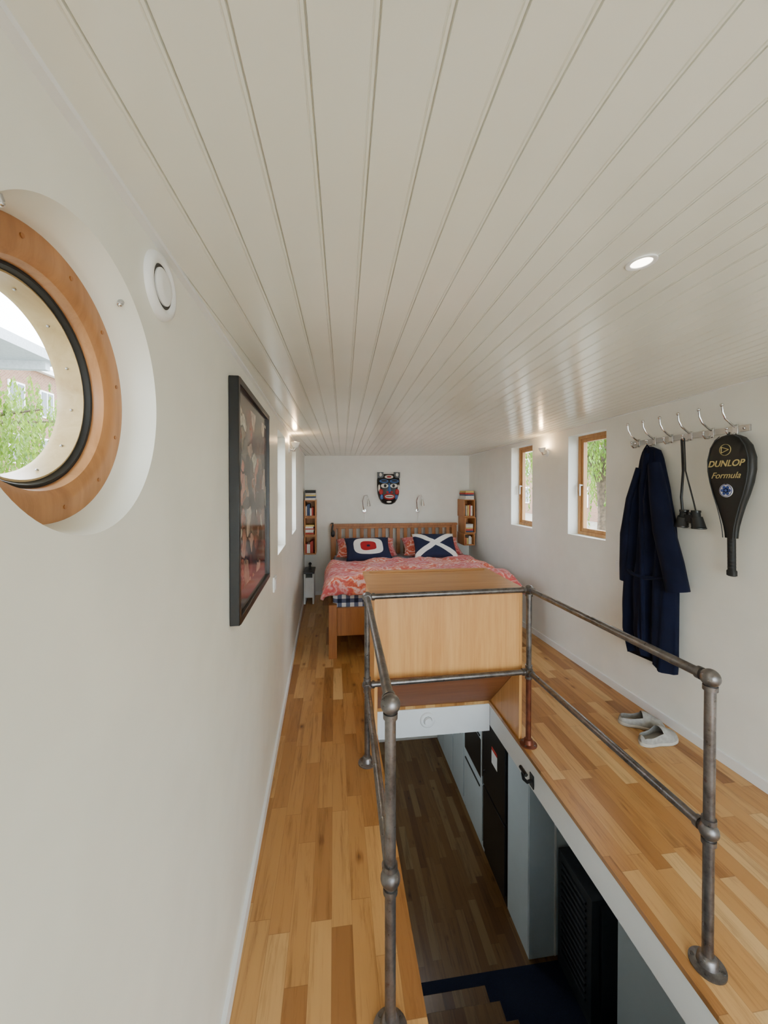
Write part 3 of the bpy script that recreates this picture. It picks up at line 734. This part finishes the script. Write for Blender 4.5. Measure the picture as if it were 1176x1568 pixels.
for p,q in(((.018,.015),(-.018,.0)),((-.018,.0),(.018,-.015)),((.018,-.015),(.018,.015))):
    b.cyl((xr_-.034,yy+p[0],z+p[1]),(xr_-.034,yy+q[0],z+q[1]),.0018,gold,seg=8)
b.lathe((xr_-.031,yy,z),(-1,0,0),[(0,.027),(.003,.027),(.003,.0285),(0,.0285)],gold,40)
parts.append(b.build('emblem'))
b=MB(); z=1.44; yy=yc_-.02*(1.72-z); bl=plain('badge_blue',(40,70,150),.4); 
b.lathe((xr_-.027,yy,z),(-1,0,0),[(0,0),(.0035,0),(.0035,.033),(0,.034)],M['white'],40)
for k in range(6):
    a=k*math.pi/3; b.lathe((xr_-.0305,yy+math.cos(a)*.0175,z+math.sin(a)*.0175),(-1,0,0),[(0,0),(.001,0),(.001,.0078),(0,.0080)],bl,16)
b.lathe((xr_-.0305,yy,z),(-1,0,0),[(0,0),(.001,0),(.001,.007),(0,.007)],bl,16)
b.lathe((xr_-.0305,yy,z),(-1,0,0),[(0,.028),(.001,.028),(.001,.031),(0,.031)],bl,40)
parts.append(b.build('badge'))
bpy.context.view_layer.update()
e=bpy.data.objects.new('tennis_racket_cover',None); e.location=(xr_,yc_,1.45); COL.objects.link(e)
for o in parts: o.parent=e; o.matrix_parent_inverse=Matrix.Translation(-e.location)
# ---------------------------------------------------------------- slippers
slip=plain('slipper_grey',(160,157,150),.8,0,.1,60,.2); sole=plain('slipper_sole',(190,184,172),.7)
def slipper(c,ang_):
    b=MB(); L=.25; nL=22; nA=20
    Rz=Matrix.Rotation(ang_,4,'Z'); T=Matrix.Translation(c)@Rz
    def wd(t): return .047*(max(0,1-abs(2*t-1)**3.2))**.5*(1.0-.18*math.exp(-((t-.36)/.16)**2)+.08*math.exp(-((t-.75)/.2)**2))
    rings=[]
    for k in range(nL+1):
        t=.004+.992*k/nL; w=wd(t)
        rings.append([T@Vector((L*(t-.5),sx*w*1.04,z)) for sx,z in((-.9,.0005),(.9,.0005),(1,.006),(1,.016),(.94,.020),(-.94,.020),(-1,.016),(-1,.006))])
    b.loft(rings,sole)
    vs=[]
    for k in range(nL+1):
        t=.004+.992*k/nL; w=wd(t)*.98
        hgt=.045+.03*math.exp(-((t-.55)/.18)**2)-.015*max(0,(t-.75)/.25)
        for a in range(nA+1):
            th=math.pi*a/nA
            vs.append(T@Vector((L*(t-.5)*.98,math.cos(th)*w,.018+hgt*math.sin(th)**.75*min(1,(1-t)*9+.25)*min(1,t*9+.35))))
    fs=[]
    for k in range(nL):
        t=(k+.5)/nL
        for a in range(nA):
            th=(a+.5)/nA
            if .06<t<.50 and .2<th<.8: continue
            fs.append((k*(nA+1)+a,k*(nA+1)+a+1,(k+1)*(nA+1)+a+1,(k+1)*(nA+1)+a))
    b.faces(vs,fs,slip)
    return b.build('slipper',smooth=60)
slipper((1.835,1.965,0),rd(5)); slipper((1.855,2.11,0),rd(-25))
# ---------------------------------------------------------------- outdoors
def leafmat(n,c1,c2):
    m,nt,bb=newmat(n); v=coords(nt); f=noise_(nt,v,3,3)
    c=ramp(nt,f,[(.3,lin(c1)),(.7,lin(c2))]); nt.links.new(c,bb.inputs['Base Color']); bb.inputs['Roughness'].default_value=.6
    t=N(nt,'ShaderNodeBsdfTranslucent'); nt.links.new(c,t.inputs[0]); mx=N(nt,'ShaderNodeMixShader'); mx.inputs[0].default_value=.4
    nt.links.new(bb.outputs[0],mx.inputs[1]); nt.links.new(t.outputs[0],mx.inputs[2]); nt.links.new(mx.outputs[0],nt.nodes['Material Output'].inputs[0]); return m
leaf=leafmat('willow_leaf',(62,92,18),(124,156,44)); bark=plain('bark',(90,75,58),.9,0,.3,10,.5)
def willow(c,rad,ztop,n):
    b=MB(); c=Vector(c)
    b.tube([c,c+Vector((.1,.1,1.5)),c+Vector((0,.2,3))],[.3,.24,.16],bark)
    for k in range(7):
        a=k*.9; b.tube([c+Vector((0,.2,2.6)),c+Vector((math.cos(a)*rad*.4,math.sin(a)*rad*.4,ztop-1.2-c.z)),c+Vector((math.cos(a)*rad*.85,math.sin(a)*rad*.85,ztop-1.0-c.z))],[.12,.07,.02],bark,6)
    vs=[];fs=[]
    for _ in range(n):
        a=random.uniform(0,6.28); r=rad*math.sqrt(random.random()); top=ztop-.35*(r/rad)**2*2+random.uniform(-.8,.3)
        L=random.uniform(1.2,3.6); x=c.x+math.cos(a)*r; y=c.y+math.sin(a)*r; z=top
        q=0
        while q<L:
            d=random.uniform(0,6.28); l=random.uniform(.09,.18); w=.028
            p=Vector((x+math.sin(q*2+a)*.06,y+math.cos(q*2+a)*.06,z-q)); e=Vector((math.cos(d)*.45,math.sin(d)*.45,-.9)).normalized(); s_=Vector((-math.sin(d),math.cos(d),0))*w
            i=len(vs); vs+= [p-s_*.3,p+e*l*.5-s_,p+e*l,p+e*l*.5+s_]; fs.append((i,i+1,i+2,i+3)); q+=.06
    b.faces(vs,fs,leaf)
    return b
def buildw(c,rad,zt,n):
    b=willow(c,rad,zt,n); me=bpy.data.meshes.new('willow_tree'); b.bm.to_mesh(me); b.bm.free()
    for m in b.mats: me.materials.append(m)
    o=bpy.data.objects.new('willow_tree',me); COL.objects.link(o)
buildw((-9.5,10.5,-1),2.8,4.4,420)
buildw((9.5,12.5,-1),3.0,5.2,560)
buildw((-5.0,28,-1),3.0,5,250)
def brick():
    m,nt,bb=newmat('brick'); v=coords(nt); br=N(nt,'ShaderNodeTexBrick'); 
    mp=N(nt,'ShaderNodeCombineXYZ'); s_=N(nt,'ShaderNodeSeparateXYZ'); nt.links.new(v,s_.inputs[0]); nt.links.new(math_(nt,'ADD',s_.outputs[0],s_.outputs[1]),mp.inputs[0]); nt.links.new(s_.outputs[2],mp.inputs[1])
    nt.links.new(mp.outputs[0],br.inputs[0]); br.inputs['Scale'].default_value=3; br.inputs['Color1'].default_value=lin((112,74,54)); br.inputs['Color2'].default_value=lin((132,92,68)); br.inputs['Mortar'].default_value=lin((150,140,126))
    nt.links.new(br.outputs[0],bb.inputs['Base Color']); bb.inputs['Roughness'].default_value=.9; return m
M['brick']=brick(); M['winglass']=plain('dark_window_pane',(60,72,82),.1)
def house(x0,x1,y0,y1,z0,z1,face):
    b=MB(); b.box(x0,x1,y0,y1,z0,z1,M['brick']); b.box(x0-.3,x1+.3,y0-.3,y1+.3,z1,z1+.3,M['white'])
    yy=y0+1
    while yy<y1-1.4:
        for z in(z0+1,z0+3.8,z0+6.6):
            if z+1.6>z1: continue
            xf=x1 if face>0 else x0
            a,c=(xf-.02,xf+.06) if face>0 else (xf-.06,xf+.02)
            b.box(a,c,yy,yy+1.1,z,z+1.6,M['white']); b.box(a-.02 if face<0 else a,c if face<0 else c+.02,yy+.1,yy+.5,z+.1,z+1.5,M['winglass']); b.box(a-.02 if face<0 else a,c if face<0 else c+.02,yy+.6,yy+1.0,z+.1,z+1.5,M['winglass'])
        yy+=2.2
    return b.build('brick_townhouse')
house(-26,-17,4,34,-1,8.2,1); house(19,28,6,40,-1,7,-1)
can=plain('canopy_paint',(178,184,188),.6)
b=MB(); b.box(-6.2,-4.4,2.5,7.0,3.45,3.60,can)
for yy in(3.0,4.9,6.7): b.box(-6.1,-4.5,yy,yy+.10,3.32,3.45,can)
for xx,yy in((-6.1,2.6),(-6.1,6.8),(-4.6,2.6)): b.box(xx,xx+.12,yy,yy+.12,-1.35,3.45,can)
b.build('mooring_canopy')
wat,nt,bb=newmat('canal_water'); v=coords(nt); bb.inputs['Base Color'].default_value=lin((60,75,70)); bb.inputs['Roughness'].default_value=.08; bump(nt,bb,noise_(nt,v,3,3),.3,.05)
gr=plain('quay_paving',(130,128,115),.9,0,.15,3)
b=MB(); b.box(-7,-.75,-20,45,-1.4,-1.35,wat); b.box(2.55,7,-20,45,-1.4,-1.35,wat); b.build('canal',center=False)
b=MB(); b.box(-40,-7,-20,60,-1.4,-1.0,gr); b.box(7,40,-20,60,-1.4,-1.0,gr); b.build('ground',center=False)
# ---------------------------------------------------------------- light
w=bpy.data.worlds.new('overcast_sky'); scene.world=w; w.use_nodes=True; nt=w.node_tree; bg=nt.nodes['Background']
sky=nt.nodes.new('ShaderNodeTexSky'); sky.sky_type='NISHITA'; sky.sun_disc=False; sky.sun_elevation=rd(45); sky.air_density=1; sky.dust_density=3
mx=nt.nodes.new('ShaderNodeMix'); mx.data_type='RGBA'; mx.inputs[0].default_value=.85; nt.links.new(sky.outputs[0],mx.inputs[6]); mx.inputs[7].default_value=(.91,.985,1.0,1)
nt.links.new(mx.outputs[2],bg.inputs[0]); bg.inputs[1].default_value=10.5
l=bpy.data.lights.new('galley_fill_light','POINT'); l.energy=8; l.color=(.95,.97,1); l.shadow_soft_size=.12  # added fill light that brightens the lower level, no fixture modelled
o=bpy.data.objects.new('galley_fill_light',l); o.location=(.7,3.7,-.4); COL.objects.link(o)
# ---------------------------------------------------------------- camera
cam=bpy.data.cameras.new('camera'); co=bpy.data.objects.new('camera',cam); COL.objects.link(co)
cam.sensor_fit='VERTICAL'; cam.sensor_height=24; cam.sensor_width=18; cam.lens=24*589/1568
cam.clip_start=.02; cam.clip_end=200
pitch=rd(.7); co.location=(0,0,H)
co.rotation_euler=(math.pi/2-pitch,0,-math.atan(76/589))
cam.shift_y=-(36-7.2)/1568
scene.camera=co
